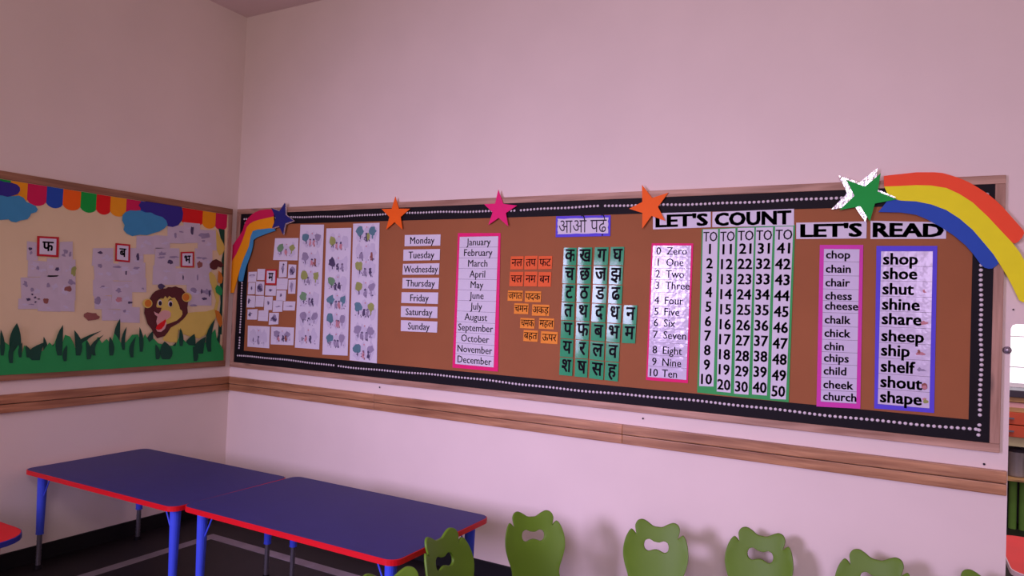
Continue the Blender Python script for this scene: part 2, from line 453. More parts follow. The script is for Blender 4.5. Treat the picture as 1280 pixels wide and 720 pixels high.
# counting chart: five strips on green
cnt = paper('counting_chart', BACK, [(877.3, 286.4), (994, 281), (985.8, 502.9), (871.4, 490.6)], O, pm('leafgreen'))
tag(cnt, 'green counting chart with five white strips of numbers from 1 to 50', 'chart')
strips = [[(878.8, 286.8), (897.5, 286.4), (891.9, 483.2), (874, 482.5)], [(900, 286.4), (919.3, 285.4), (913.3, 491), (895.8, 489.3)],
          [(922, 285), (943, 284.5), (935.6, 493.5), (917.5, 492)], [(945, 284.5), (966.2, 284), (958.6, 494.5), (940, 493)],
          [(969, 283.5), (991.7, 283), (982.3, 499.4), (962.9, 498.4)]]
for k, px in enumerate(strips):
    q = wq(BACK, px, O+0.0012)
    s = paper2d('strip', BACK, q, O+0.0012, M_white, 0.0011, cnt)
    it = [('TO', 0.5, 0.047, 0.050, 'c', 0.016, 0.82)] + [(str(k*10+i+1), 0.5, 0.126+i*0.0921, 0.051, 'c', 0.025, 0.95) for i in range(10)]
    text_on(BACK, q, O+0.0016, it, M_ink, s)
# title cards
card('title_card', BACK, [(816.2, 266.6), (888.4, 264.6), (888.4, 284), (816.2, 286.8)], M_white,
     "white title card reading LET'S beside the COUNT card", 'card', [("LET'S", 0.5, 0.5, 0.062, 'c', 0.042, 1.4)], off=O+0.001)
card('title_card', BACK, [(890.6, 265), (992.5, 261), (992.5, 282), (890.3, 284)], M_white,
     'white title card reading COUNT above the green chart', 'card', [('COUNT', 0.5, 0.5, 0.064, 'c', 0.042, 1.4)], off=O+0.001)
card('title_card', BACK, [(995.3, 278.4), (1083.4, 276.7), (1083, 298), (995.3, 298.7)], M_white,
     "white title card reading LET'S beside the READ card", 'card', [("LET'S", 0.5, 0.5, 0.060, 'c', 0.042, 1.4)])
card('title_card', BACK, [(1088.2, 276), (1183, 277.9), (1182.5, 298.4), (1088, 298.7)], M_white,
     'white title card reading READ partly under the large rainbow', 'card', [('READ', 0.5, 0.5, 0.060, 'c', 0.042, 1.4)])
h = paper('heading_card', BACK, [(695.1, 270.3), (763.3, 269), (762.8, 295), (694.6, 296.5)], O+0.001, pm('chartblue'))
tag(h, 'white heading card with blue border reading आओ पढ़े above green tiles', 'card')
inner = wq(BACK, [(696.8, 273.4), (760.5, 271.7), (760.2, 291.6), (696.8, 292.8)], O+0.0022)
pts = []
for (a0, b0), (a1, b1) in zip(((0, 0), (1, 0), (1, 1), (0, 1)), ((1, 0), (1, 1), (0, 1), (0, 0))):
    for i in range(8):
        t = i/8; w_ = 0.03*math.sin(i*2.1)
        pts.append(sub(inner, 0, min(1, max(0, a0+(a1-a0)*t*1.0 + (w_*0.4 if a0 == a1 else 0))), 0, min(1, max(0, b0+(b1-b0)*t + (w_ if b0 == b1 else 0))))[2])
s = paper2d('inner_label', BACK, pts, O+0.0022, M_white, 0.001, h)
text_on(BACK, inner, O+0.0027, [('आओ पढ़े', 0.5, 0.54, 0.078, 'c', -0.004, 0.9)], M_ink, s)

# green letter tiles
cols = [([(705, 309), (721, 309.3), (715.4, 470.5), (699, 469)], 'कचटतपयश'),
        ([(723, 309), (740.6, 308.8), (734, 472.5), (718.5, 471)], 'खछठथफरष'),
        ([(743.4, 308.6), (760.7, 308.4), (754, 475.5), (736.3, 473)], 'गजडदबलस'),
        ([(763.3, 308.2), (780.3, 308), (772.7, 477.5), (756, 475.5)], 'घझढधभवह'),
        ([(779.9, 381.2), (796.7, 381.6), (794, 429.5), (777.4, 428.8)], 'नम')]
ORD = ['first', 'second', 'third', 'fourth', 'fifth', 'sixth', 'seventh']
for ci, (px, letters) in enumerate(cols):
    q = wq(BACK, px, O); n = len(letters)
    for i, ch in enumerate(letters):
        g = 0.003
        sq = sub(q, 0, 1, i/n + g, (i+1)/n - g)
        jit = Vector((random.uniform(-.001, .001), 0)); sq = [v + jit for v in sq]
        # laminated card whose long edges curl off the board
        cen = sum(sq, Vector((0, 0)))/4; org = BACK.p3(cen.x, cen.y, O+0.0016)
        curl = random.uniform(0.0006, 0.0016); nx = 6; bm = bmesh.new(); rows_ = []
        for dz in (0.0, -0.0006):
            for b_ in (0, 1):
                rows_.append([bm.verts.new(BACK.p3(*sub(sq, 0, k/nx, 0, b_)[2] if k and b_ else (sq[0].lerp(sq[1], k/nx) if b_ == 0 else sq[3].lerp(sq[2], k/nx)), O+0.0016+dz+curl*(2*k/nx-1)**2) - org) for k in range(nx+1)])
        t0, t1, u0_, u1_ = rows_
        for k in range(nx):
            bm.faces.new((t0[k], t1[k], t1[k+1], t0[k+1])); bm.faces.new((u0_[k], u0_[k+1], u1_[k+1], u1_[k]))
            bm.faces.new((t0[k], t0[k+1], u0_[k+1], u0_[k])); bm.faces.new((t1[k], u1_[k], u1_[k+1], t1[k+1]))
        bm.faces.new((t0[0], u0_[0], u1_[0], t1[0])); bm.faces.new((t0[nx], t1[nx], u1_[nx], u0_[nx]))
        o = from_bm('letter_tile', bm, M_tile, None, org, smooth=True)
        o.data.set_sharp_from_angle(angle=math.radians(40))
        o.rotation_euler = (math.radians(random.uniform(-2.2, 0.6)), 0, math.radians(random.uniform(-1.0, 1.0)))
        tag(o, 'green laminated tile with Hindi letter %s, %s row, %s column' % (ch, ORD[i + (3 if n == 2 else 0)], ORD[ci]), 'card', 'green Hindi letter tiles')
        t_ = text_on(BACK, sq, -o.location.y + 0.0006, [(ch, 0.54, 0.46, 0.075, 'c', 0.026, 0.80)], M_ink, o)
        t_.location = (t_.location.x, -0.0008, t_.location.z)
# orange word cards
oc = [('नल', (637.8, 320.5, 654.6, 336.8), 0), ('तप', (655.2, 320, 672, 337), 0), ('फट', (672.6, 320.2, 690.4, 336.6), 0),
      ('चल', (636.6, 339.8, 654.4, 357.8), 0), ('नम', (654.9, 339.6, 671.9, 358), 0), ('बन', (672.4, 340, 689.2, 358.4), 0),
      ('जगत', (634.4, 363, 653.6, 376), 1), ('पदक', (655.9, 363.8, 676.5, 377.4), 1),
      ('चमन', (642.4, 379, 660.8, 392.2), 1), ('अकड़', (664.8, 380.4, 686.8, 394.4), 1),
      ('चमक', (650, 397.3, 668.5, 410.1), 1), ('महल', (673.4, 397.3, 692.8, 410.9), 1),
      ('बहत', (654, 412.4, 672.5, 426.3), 1), ('ऊपर', (675.7, 413.8, 697.4, 429), 1)]
for oi, (w, (x0, y0, x1, y1), yl) in enumerate(oc):
    sk = 0.045*(y1-y0); dy = (y0-340)*0.0004*(x1-x0)*2
    px = [(x0+sk, y0), (x1, y0+dy), (x1-sk, y1+dy), (x0, y1)]
    card('word_card', BACK, px, pm('cardyellow' if yl else 'cardorange'),
         '%s card with the Hindi word %s, %s in the %s row' % ('small amber' if yl else 'square orange', w, (('left one', 'right one')[oi % 2] if yl else ('leftmost', 'middle one', 'rightmost')[oi % 3]), (('top amber', 'second amber', 'third amber', 'lowest amber')[(oi-6)//2] if yl else ('upper', 'lower')[oi//3])), 'card',
         [(w, 0.5, 0.5, 0.042 if yl else 0.046, 'c', 0.016, 0.85)], 'amber Hindi word cards' if yl else 'orange Hindi word cards')

# drawing strips
def tree_scene(a, b, w, h_, c1, c2, figs):
    L = [(a+w*dx_, b, w*0.16, h_*0.42, PALE, .35) for dx_ in (-.3, 0, .3)]
    L += [(a-w*.30, b-h_*.12, w*.17, h_*.26, c1, .22), (a-w*.27, b+h_*.18, w*.025, h_*.12, DARK, .3),
          (a+w*.28, b-h_*.12, w*.15, h_*.22, c2, .25), (a+w*.27, b+h_*.16, w*.03, h_*.14, c2, .3),
          (a+w*.01, b-h_*.34, w*.03, h_*.04, PINK, .3)]
    for dx, ci in figs:
        L += [(a+w*dx, b+h_*.02, w*.05, h_*.07, DARK, .3), (a+w*dx, b+h_*.2, w*.065, h_*.18, ci, .45)]
        L += [(a+w*(dx+.05), b+h_*.36, w*.02, h_*.07, DARK if ci != PINK else BROWN, .3)]
    for _ in range(5):
        L.append((a+w*random.uniform(-.42, .42), b+h_*random.uniform(.1, .42), w*.025, h_*.035, random.choice((GREY, DARK, GREY)), .5))
    return L
R1 = [(-.08, PINK), (.1, PINK)]
sA = [(TEAL, GREY, R1), (GREY, PALE, [(.05, PINK), (.2, BROWN)]), (OLIVE, OLIVE, [(-.1, GREY)]), (GREEN, PALE, [(0, GREY), (.15, DARK)]),
      (GREY, GREY, [(.02, PALE)]), (PALE, PALE, [(-.1, PINK), (.12, DARK)])]
sB = [(OLIVE, PALE, [(-.1, PINK), (.1, PINK)]), (DARK, PALE, [(-.02, DARK), (.2, GREY)]), (GREEN, PALE, [(-.1, DARK), (.08, DARK)]),
      (TEAL, TEAL, [(-.05, GREY), (.1, PINK)]), (TEAL, GREY, [(.02, PINK), (.1, PINK)]), (TEAL, GREY, [(-.04, GREY), (.1, GREY)])]
sC = [(TEAL, TEAL, [(0, DARK), (.08, OLIVE)]), (PALE, PALE, [(-.2, GREY), (.25, BROWN)]), (OLIVE, PALE, [(-.02, GREY), (.2, DARK)]),
      (OLIVE, GREY, [(0, GREY)]), (TEAL, OLIVE, [(-.02, DARK), (.12, GREY)]), (GREY, GREY, [(-.1, GREY), (.1, GREY)]),
      (TEAL, GREY, [(-.02, PINK), (.2, DARK)])]
def sheet_strip(px, scenes, ys, label):
    o = paper('drawing_strip', BACK, px, O, M_white); tag(o, label, 'paper', 'long strips of coloured drawings')
    q = wq(BACK, px, O)
    sh = []
    for (c1, c2, fg), y in zip(scenes, ys):
        blobs(BACK, q, O+0.0005, tree_scene(0.52, y, 0.84, 0.140, c1, c2, fg), o)
sheet_strip([(375.5, 280.8), (405, 280.8), (399, 436.8), (368.5, 434.5)], sA, [.12, .28, .43, .60, .755, .90],
            'white strip of six crayon drawings, nearest the small cards')
sheet_strip([(408, 285.5), (439.2, 284.8), (434.5, 444.6), (402.9, 443.2)], sB, [.115, .285, .435, .58, .73, .885],
            'white strip of six crayon drawings, middle of the three strips')
sheet_strip([(441.5, 279.6), (474.4, 278.5), (471, 454.2), (437, 450.3)], sC, [.075, .215, .33, .48, .625, .79, .925],
            'white strip of crayon drawings, longest of three, nearest the weekday cards')
def picture_card(px, scene, label, nm='drawing_card'):
    o = paper(nm, BACK, px, O, M_white); tag(o, label, 'paper')
    blobs(BACK, wq(BACK, px, O), O+0.0005, scene, o)
    return o
picture_card([(343.9, 297.8), (373.2, 297.6), (372, 325.6), (341.3, 325)], tree_scene(.52, .52, .8, .7, GREEN, OLIVE, [(-.02, PINK)]),
             'white card with two trees drawn, above the small picture cards')
picture_card([(309.9, 407), (337.3, 408.2), (336.4, 435.4), (309.2, 433.3)], tree_scene(.5, .5, .85, .85, PALE, PALE, [(0, GREY)]),
             'pale drawing card at the lower left corner of the long board')
picture_card([(339, 408.2), (367.7, 409.5), (366.8, 431.6), (338.2, 430.4)], tree_scene(.5, .5, .8, .8, GREY, GREY, [(-.2, PINK), (.05, DARK), (.2, BROWN)]),
             'drawing card with small figures at the foot, beside the pale drawing card')
cz = crop(300, 310, 5.54)
small = [((57, 165, 115, 235), 'showing a faint arch, at the upper left of the cluster', 0), ((120, 145, 172, 222), 'nearly blank, immediately left of the red framed letter card', 1),
    ((270, 92, 325, 203), 'tall with a standing figure, topmost of the cluster', 2), ((333, 115, 388, 210), 'with black border and dark picture, top right of the cluster', 3),
    ((254, 210, 330, 288), 'wide and nearly blank, right of the red framed card', 1), ((335, 220, 385, 315), 'tall with grey shading, rightmost below the black bordered one', 4),
    ((55, 240, 105, 322), 'with a small dot, left edge in the second row', 5), ((110, 232, 167, 325), 'with a dark flower, left below the red framed card', 3),
    ((175, 260, 250, 330), 'directly under the red framed letter card', 5), ((252, 293, 318, 365), 'with a grey spot, below the wide blank one', 5),
    ((48, 330, 105, 412), 'with a dark mark at its left, third row left edge', 6), ((107, 330, 165, 408), 'nearly blank with faint lines, second in the third row', 1),
    ((168, 338, 225, 430), 'with an upright grey mark, third in the third row', 5), ((228, 362, 295, 442), 'with one faint line, fourth in the third row', 7),
    ((300, 370, 382, 432), 'wide with one dark stroke, far right of the third row', 7), ((52, 425, 120, 497), 'with a dark comma shape, leftmost of the lowest row', 6),
    ((125, 432, 195, 505), 'blank, middle of the lowest row', 1), ((200, 448, 268, 530), 'with a dark scribble, tilted, rightmost of the lowest row', 3)]
for (x0, y0, x1, y1), d_, k in small:
    j = lambda: random.uniform(-2, 2)
    px = cz([(x0+2+j(), y0+j()), (x1+2, y0+j()), (x1-3, y1+j()), (x0-2, y1+j())])
    sc_ = {0: [(.5, .35, .38, .1, GREY, .2), (.5, .45, .3, .1, PALE, .2)], 1: [(.5, .55, .3, .015, PALE, .1), (.5, .3, .25, .012, PALE, .1)],
           2: [(.55, .2, .1, .06, DARK, .3), (.5, .45, .18, .16, GREY, .4), (.5, .62, .08, .12, DARK, .4)],
           3: [(.5, .5, .34, .3, GREY, .3), (.42, .45, .18, .16, DARK, .5), (.6, .6, .14, .14, DARK, .5)],
           4: [(.5, .5, .36, .42, PALE, .1), (.45, .5, .2, .36, GREY, .3)], 5: [(.5, .45, .14, .16, GREY, .4), (.5, .48, .07, .1, DARK, .4)],
           6: [(.25, .5, .13, .22, DARK, .4), (.4, .4, .1, .06, GREY, .3)], 7: [(.5, .55, .3, .04, GREY, .4), (.62, .5, .14, .03, DARK, .4)]}[k]
    picture_card(px, sc_, 'small white picture card ' + d_, 'picture_card')['group'] = 'small picture cards'

def letter_card(pl, px, ch, label, off, cap):
    o = paper('letter_card', pl, px, off, pm('frame_red')); tag(o, label, 'card', None)
    q = sub(wq(pl, px, off+0.001), .12, .88, .10, .90)
    s = paper2d('inner_sheet', pl, q, off+0.001, M_white, 0.0009, o)
    text_on(pl, q, off+0.0015, [(ch, .5, .5, cap, 'c', .03, .85)], M_ink, s)
letter_card(BACK, cz([(177, 148), (255, 148), (251, 255), (173, 253)]), 'म', 'red framed letter card म among small picture cards on the long board', O+0.001, 0.062)

# ------------------------------------------------------------------ stars and rainbows
def star(px, mt, label, off, k=0.50, foil=None):
    P_ = [BACK.uv(p, off) for p in px]
    c = sum(P_, Vector((0, 0)))/5
    def outl(sc, shift=Vector((0, 0)), kk=k):
        out = []
        for i in range(5):
            a, b = P_[i], P_[(i+1) % 5]
            out.append(c + (a-c)*sc + shift); out.append(c + ((a+b)/2-c)*kk*sc + shift)
        return out
    if foil:
        root = paper2d('paper_star', BACK, outl(1.0), off, mt, 0.003)
        f_ = paper2d('foil_backing', BACK, outl(foil[0], Vector(foil[1]), k*1.06), off-0.003, M_foil, 0.003, root)
    else:
        root = paper2d('paper_star', BACK, outl(1.0), off, mt, 0.004)
    tag(root, label, 'star')
OS = 0.030
star([(355.9, 253.5), (366.3, 275.6), (353.3, 292.6), (340, 285), (339, 260)], pm('navy'), 'navy blue star edged with foil at the end of the small rainbow', OS+.004, 0.55, (1.06, (0.01, -0.004)))
star([(494, 245.6), (512.5, 260.9), (503, 287), (482.5, 287), (477, 261.3)], pm('orange'), 'orange star above the weekday cards on the board frame', OS)
star([(622.8, 237), (646.2, 256.9), (635.3, 283), (610.3, 281.2), (605, 255.2)], pm('pink'), 'bright pink star above the months chart', OS)
star([(802.4, 230.9), (835.4, 240.8), (831.4, 276), (802.7, 285.9), (786.3, 260.9)], pm('orange'), "orange star overlapping the LET'S card beside COUNT", OS)
star([(1100.9, 216.5), (1121.6, 249), (1087.4, 276.7), (1049.3, 262.5), (1057.7, 224.6)], pm('green'), 'green star with silver foil rim at the end of the large rainbow', OS+.004, 0.5, (1.13, (-0.022, 0.012)))
def rainbow(bands, label, off):
    root = None
    for i, (nm, px, cr) in enumerate(bands):
        pts = [BACK.uv(p, off) for p in cr(px)]
        if root is None:
            c = sum(pts, Vector((0, 0)))/len(pts); root = empty('paper_rainbow', BACK.p3(c.x, c.y, off)); tag(root, label, 'rainbow')
        paper2d('colour_band', BACK, pts, off - 0.0006*i, pm(nm), 0.0035, root)['label'] = {'crimson': 'crimson', 'amber': 'amber', 'sky': 'sky blue', 'redorange': 'red', 'yellow': 'yellow', 'blue': 'blue'}[nm] + ' paper band'
c3 = crop(980, 200, 4.237)
redlow = [(1150, 375), (1080, 300), (1000, 225), (930, 180), (860, 148), (780, 135), (700, 133), (600, 138), (530, 140)]
yellow_low = [(560, 200), (620, 215), (700, 219), (780, 235), (860, 265), (930, 310), (1000, 370), (1060, 440), (1110, 500), (1145, 555), (1180, 612), (1208, 665), (1245, 742)]
rainbow([('redorange', [(528, 85), (560, 80), (630, 73), (700, 65), (800, 65), (840, 69), (880, 80), (930, 96), (980, 118), (1030, 147), (1080, 180), (1120, 212), (1160, 250), (1215, 312), (1268, 372), (1272, 388), (1262, 410), (1240, 434), (1222, 442), (1208, 436)] + redlow, c3),
         ('yellow', redlow[::-1] + [(1208, 436), (1250, 490), (1285, 555), (1315, 630), (1335, 700), (1345, 750), (1330, 760), (1262, 752)] + yellow_low[::-1][:-1] + [(560, 203)], c3),
         ('blue', yellow_low[:9] + [(1138, 545), (1125, 560), (1105, 574), (1085, 576), (1062, 570), (1040, 550), (1000, 495), (960, 450), (900, 400), (840, 360), (760, 315), (700, 290), (620, 278), (500, 275)], c3)],
        'large red, yellow and blue paper rainbow over the right corner of the board', OS)
c4 = crop(270, 240, 5.145)
crlow = [(80, 485), (105, 440), (130, 400), (152, 352), (170, 310), (182, 275), (190, 250), (198, 225), (215, 205), (240, 190), (270, 180), (370, 157)]
amlow = [(375, 235), (345, 233), (300, 238), (262, 242), (235, 252), (222, 285), (216, 320), (210, 350), (196, 385), (180, 420), (165, 460), (150, 510)]
rainbow([('crimson', [(370, 112), (320, 112), (280, 118), (252, 130), (230, 145), (208, 165), (190, 190), (180, 215), (172, 245), (152, 280), (130, 310), (110, 340), (90, 370), (75, 400), (66, 435), (64, 465), (72, 488)] + crlow, c4),
         ('amber', crlow[::-1] + [(72, 500), (64, 550), (56, 605), (58, 625), (72, 642), (90, 650), (112, 648), (125, 600), (138, 550)] + amlow[::-1], c4),
         ('sky', amlow + [(142, 560), (148, 574), (160, 576), (172, 572), (180, 530), (192, 480), (215, 420), (228, 380), (236, 345), (240, 308), (262, 292), (300, 277), (340, 262), (382, 248)], c4)],
        'small crimson, amber and sky blue paper rainbow by the room corner', OS)

# ------------------------------------------------------------------ left board decorations
OL = 0.0135
c0 = crop(0, 200, 4.237)
bunt = empty('scalloped_border', LEFT.p3(*LEFT.uv((140, 250), OL), OL)); tag(bunt, 'scalloped border of coloured paper tabs along the top of the left board', 'bunting')
sc = [('orange', -200, -125), ('blue', -125, -50), ('green', -50, 52), ('amber', 55, 143), ('crimson', 145, 243), ('blue', 245, 333), ('orange', 335, 425), ('green', 428, 512),
      ('red', 513, 587), ('amber', 588, 668), ('crimson', 668, 745), ('blue', 747, 822), ('orange', 824, 896), ('green', 898, 966), ('red', 968, 1076), ('amber', 1080, 1145), ('crimson', 1147, 1206)]
for cn, x0, x1 in sc:
    x0, x1 = x0/4.237, x1/4.237
    a = LEFT.uv((x0, 240), OL).x; b = LEFT.uv((x1, 260), OL).x
    zt = 2.252; hgt = 0.125; w = b-a
    P_ = [Vector((a, zt)), Vector((b, zt))]
    for i in range(9):
        t = i/8; P_.append(Vector((b - w*t, zt-hgt+0.03 - 0.03*math.sin(math.pi*t)**0.6)))
    paper2d('scallop', LEFT, P_, OL+random.uniform(0, .0006), pm(cn), 0.001, bunt)['label'] = {'amber': 'amber'}.get(cn, cn) + ' paper tab'
def blobcloud(px, mt, label, off):
    o = paper('paper_cloud', LEFT, c0(px), off, mt); tag(o, label, 'cloud')
blobcloud([(-60, 205), (-20, 190), (20, 184), (60, 192), (100, 188), (125, 200), (140, 222), (165, 232), (190, 245), (201, 262), (192, 276), (165, 284), (158, 300), (145, 314), (110, 320), (85, 330), (60, 326), (45, 314), (0, 318), (-60, 312)], pm('sky'), 'sky blue paper cloud at the left end of the left board', OL+.003)
blobcloud([(-60, 115), (-20, 104), (0, 108), (25, 116), (60, 120), (90, 130), (105, 145), (107, 162), (95, 180), (65, 190), (40, 195), (10, 187), (-30, 190), (-60, 180)], pm('indigo'), 'indigo paper cloud above the sky blue cloud at far left', OL+.0045)
blobcloud([(650, 292), (665, 276), (690, 266), (720, 268), (740, 266), (770, 278), (800, 278), (825, 292), (860, 302), (880, 320), (888, 342), (872, 362), (845, 378), (810, 388), (780, 398), (740, 396), (700, 403), (672, 390), (655, 370), (660, 345), (648, 320)], pm('sky'), 'sky blue paper cloud in front of an indigo one, near the middle top', OL+.0045)
blobcloud([(735, 240), (745, 224), (775, 219), (810, 220), (840, 222), (870, 232), (900, 230), (935, 236), (962, 250), (970, 280), (966, 315), (945, 345), (915, 355), (888, 350), (870, 320), (830, 300), (790, 285), (750, 262)], pm('indigo'), 'indigo paper cloud behind the sky blue one, near the middle top', OL+.003)

# collages of faint worksheets
def collage(sheets, label, marks):
    root = None; r_ = 0
    for i, (x0, y0, x1, y1) in enumerate(sheets):
        off = OL + 0.0012 + 0.00015*(i % 4)
        px = c0([(x0+random.uniform(-4, 4), y0+random.uniform(-4, 4)), (x1, y0+random.uniform(-4, 4)+4), (x1, y1+random.uniform(-4, 4)), (x0+random.uniform(-4, 4), y1)])
        if root is None:
            q = LEFT.uv(px[0], off); root = empty('worksheet_collage', LEFT.p3(q.x, q.y, off)); tag(root, label, 'paper')
        s = paper('worksheet', LEFT, px, off, M_lilac, 0.001, root)
        q = wq(LEFT, px, off)
        n = random.randint(1, 3)
        blobs(LEFT, q, off+0.0006, [(random.uniform(.2, .8), random.uniform(.25, .75), random.uniform(.08, .2), random.uniform(.04, .14), random.choice((PALE, PALE, PALE, GREY)), .5) for _ in range(n)], s, 'print')
    for (x, y, rx, ry, ci) in marks:
        px = c0([(x-rx, y-ry), (x+rx, y-ry), (x+rx, y+ry), (x-rx, y+ry)])
        q = wq(LEFT, px, OL+0.0024)
        blobs(LEFT, q, OL+0.0026, [(.5, .5, .46, .46, ci, .3)], root, 'print')
collage([(140, 430, 200, 530), (150, 530, 250, 620), (250, 520, 330, 620), (315, 430, 385, 530), (330, 525, 400, 620), (110, 620, 220, 740), (215, 610, 310, 740), (305, 615, 400, 740), (100, 735, 200, 790), (200, 735, 320, 800), (318, 735, 395, 800)],
        'faint lilac worksheets at the left of the left board, around letter फ',
        [(160, 470, 11, 10, DARK), (348, 484, 16, 12, GREY), (200, 572, 10, 12, GREY), (303, 578, 14, 10, DARK), (256, 664, 10, 14, GREY), (242, 746, 16, 15, BROWN), (150, 738, 12, 8, DARK), (170, 712, 6, 6, DARK), (185, 728, 8, 6, DARK), (390, 590, 15, 28, OLIVE), (360, 683, 20, 17, BROWN), (188, 752, 6, 5, DARK)])
collage([(490, 465, 600, 560), (690, 465, 760, 560), (500, 545, 640, 640), (630, 540, 770, 640), (490, 635, 600, 720), (595, 640, 700, 720), (700, 620, 775, 700), (500, 715, 590, 790), (590, 710, 700, 790), (640, 780, 740, 860), (540, 790, 640, 850)],
        'faint lilac worksheets in the middle of the left board, around letter ब',
        [(530, 490, 14, 8, DARK), (730, 510, 10, 22, DARK), (530, 560, 12, 12, GREY), (620, 566, 24, 7, GREY), (668, 598, 5, 14, DARK), (722, 572, 18, 8, GREY), (515, 745, 20, 22, GREY), (630, 740, 18, 14, PINK), (690, 755, 14, 7, DARK), (488, 830, 44, 24, BROWN), (660, 800, 10, 8, GREY)])
collage([(720, 400, 820, 500), (815, 400, 900, 470), (890, 345, 980, 440), (975, 330, 1060, 440), (1050, 370, 1150, 480), (820, 465, 950, 560), (1035, 470, 1125, 580), (810, 555, 930, 660), (925, 570, 1040, 660), (1030, 575, 1120, 670), (990, 660, 1120, 770)],
        'faint lilac worksheets above the lion on the left board, around letter भ',
        [(1018, 372, 9, 24, DARK), (1085, 402, 34, 16, GREY), (928, 400, 8, 16, GREY), (903, 540, 16, 14, DARK), (1056, 555, 17, 22, BROWN), (970, 622, 4, 14, DARK), (1046, 622, 4, 18, GREY), (855, 670, 22, 16, DARK), (1028, 690, 20, 14, GREY), (1068, 695, 5, 18, DARK), (1110, 705, 6, 20, DARK), (1082, 735, 14, 9, DARK), (1025, 770, 20, 6, GREY)])
letter_card(LEFT, c0([(197, 402), (313, 408), (310, 515), (195, 508)]), 'फ', 'red framed letter card फ, leftmost on the left board', OL+.0042, 0.060)
letter_card(LEFT, c0([(612, 440), (690, 447), (688, 543), (610, 535)]), 'ब', 'red framed letter card ब, middle one on the left board', OL+.0042, 0.058)
letter_card(LEFT, c0([(958, 487), (1028, 485), (1028, 570), (957, 567)]), 'भ', 'red framed letter card भ, above the lion on the left board', OL+.0042, 0.058)

# lion cut-out
cl = crop(160, 330, 6.543)
def ell(cx, cy, rx, ry, n=16): return [(cx+rx*math.cos(2*math.pi*i/n), cy+ry*math.sin(2*math.pi*i/n)) for i in range(n)]
lp = LEFT.uv((215, 400), OL)
lion = empty('lion_cutout', LEFT.p3(lp.x, lp.y, OL)); tag(lion, 'yellow paper lion with brown mane peeking out of the paper grass', 'paper lion')
def lpiece(nm, px, mt, off): return paper(nm, LEFT, cl(px), OL+off, mt, 0.001, lion)
lpiece('body', [(400, 520), (450, 430), (490, 400), (560, 392), (640, 388), (705, 370), (722, 300), (700, 220), (672, 150), (662, 80), (676, 60), (712, 95), (728, 150), (748, 240), (745, 300), (728, 380), (716, 440), (690, 480), (650, 570), (580, 610), (500, 590), (440, 570)], pm('lion'), .0045)
lpiece('tail_tuft', [(668, 0), (690, -28), (722, -40), (760, -20), (782, 10), (760, 30), (736, 20), (726, 42), (700, 48), (672, 32)], pm('mane'), .0056)
lpiece('neck', [(320, 520), (420, 490), (410, 560), (402, 640), (340, 640), (285, 622)], pm('lion'), .0056)
lpiece('mane', [(180, 280), (200, 245), (225, 222), (252, 210), (280, 202), (310, 200), (330, 188), (360, 190), (390, 182), (412, 192), (440, 198), (458, 220), (474, 240), (480, 270), (492, 310), (486, 360), (490, 400), (470, 430), (448, 455), (400, 490), (350, 520), (325, 560), (300, 590), (270, 598), (240, 608), (205, 560), (192, 530), (160, 490), (145, 440), (133, 400), (138, 350), (165, 320)], pm('mane'), .0067)
for ex, ey, r1 in ((160, 322, 40), (482, 272, 40)):
    e = lpiece('ear', ell(ex, ey, r1, r1*.95), pm('lion'), .0078)
    lpiece('ear_centre', ell(ex+(5 if ex < 300 else -8), ey, r1*.7, r1*.75), pm('lionorange'), .0084)
lpiece('face', [(232, 345), (240, 305), (265, 275), (290, 285), (305, 262), (322, 282), (338, 262), (360, 278), (382, 275), (405, 310), (420, 345), (425, 370), (442, 382), (446, 410), (434, 432), (400, 462), (350, 482), (312, 495), (300, 450), (262, 420), (250, 380)], pm('lion'), .0078)
lpiece('muzzle', [(212, 388), (232, 400), (252, 408), (275, 385), (300, 376), (335, 382), (352, 402), (348, 432), (318, 455), (290, 462), (262, 490), (240, 500), (232, 470), (242, 430), (222, 415)], pm('muzzle'), .0088)
lpiece('nose', [(205, 372), (240, 355), (275, 358), (268, 385), (252, 405), (232, 398)], pm('mane'), .0096)
lpiece('mouth', [(236, 505), (262, 482), (308, 452), (312, 480), (300, 515), (268, 548), (240, 545), (228, 530)], pm('red'), .0096)
lpiece('lip', [(230, 532), (250, 540), (275, 532), (298, 505), (310, 470), (318, 486), (302, 530), (270, 556), (240, 552)], pm('muzzle'), .0104)
for ex, ey in ((262, 318), (347, 326)):
    lpiece('eye', ell(ex, ey, 17, 25), M_white, .0088)
    lpiece('pupil', ell(ex+2, ey+3, 13, 19), M_ink, .0096)
    lpiece('eyebrow', [(ex-22, ey-22), (ex, ey-44), (ex+20, ey-34), (ex+2, ey-36)], M_ink, .0096)
# tree edge with leaves at the right end
c5 = crop(140, 270, 5.54)
tp = LEFT.uv((277, 350), OL)
tr = empty('paper_tree', LEFT.p3(tp.x, tp.y, OL)); tag(tr, 'dark green paper tree strip with leaves at the right end of the left board', 'paper tree')
def tpiece(nm, px, mt, off): return paper(nm, LEFT, c5(px), OL+off, mt, 0.001, tr)
tpiece('trunk', [(738, 85), (780, 95), (778, 250), (773, 420), (765, 620), (760, 820), (735, 820), (742, 700), (752, 600), (748, 480), (762, 380), (760, 300), (778, 225), (752, 150)], pm('darkgrass'), .0015)
tpiece('cream_patch', [(720, 90), (745, 140), (772, 190), (782, 225), (770, 255), (745, 275), (725, 230)], pm('lion'), .0026)
tpiece('leaf', [(738, 378), (758, 395), (768, 430), (763, 462), (752, 470), (734, 458), (735, 420)], pm('lionorange'), .0094)
tpiece('leaf', [(728, 478), (754, 490), (766, 515), (762, 545), (750, 552), (722, 530), (716, 500)], pm('grass'), .0102)
tpiece('leaf', [(712, 650), (740, 660), (762, 700), (765, 745), (750, 770), (735, 740), (722, 700)], pm('lionorange'), .0094)
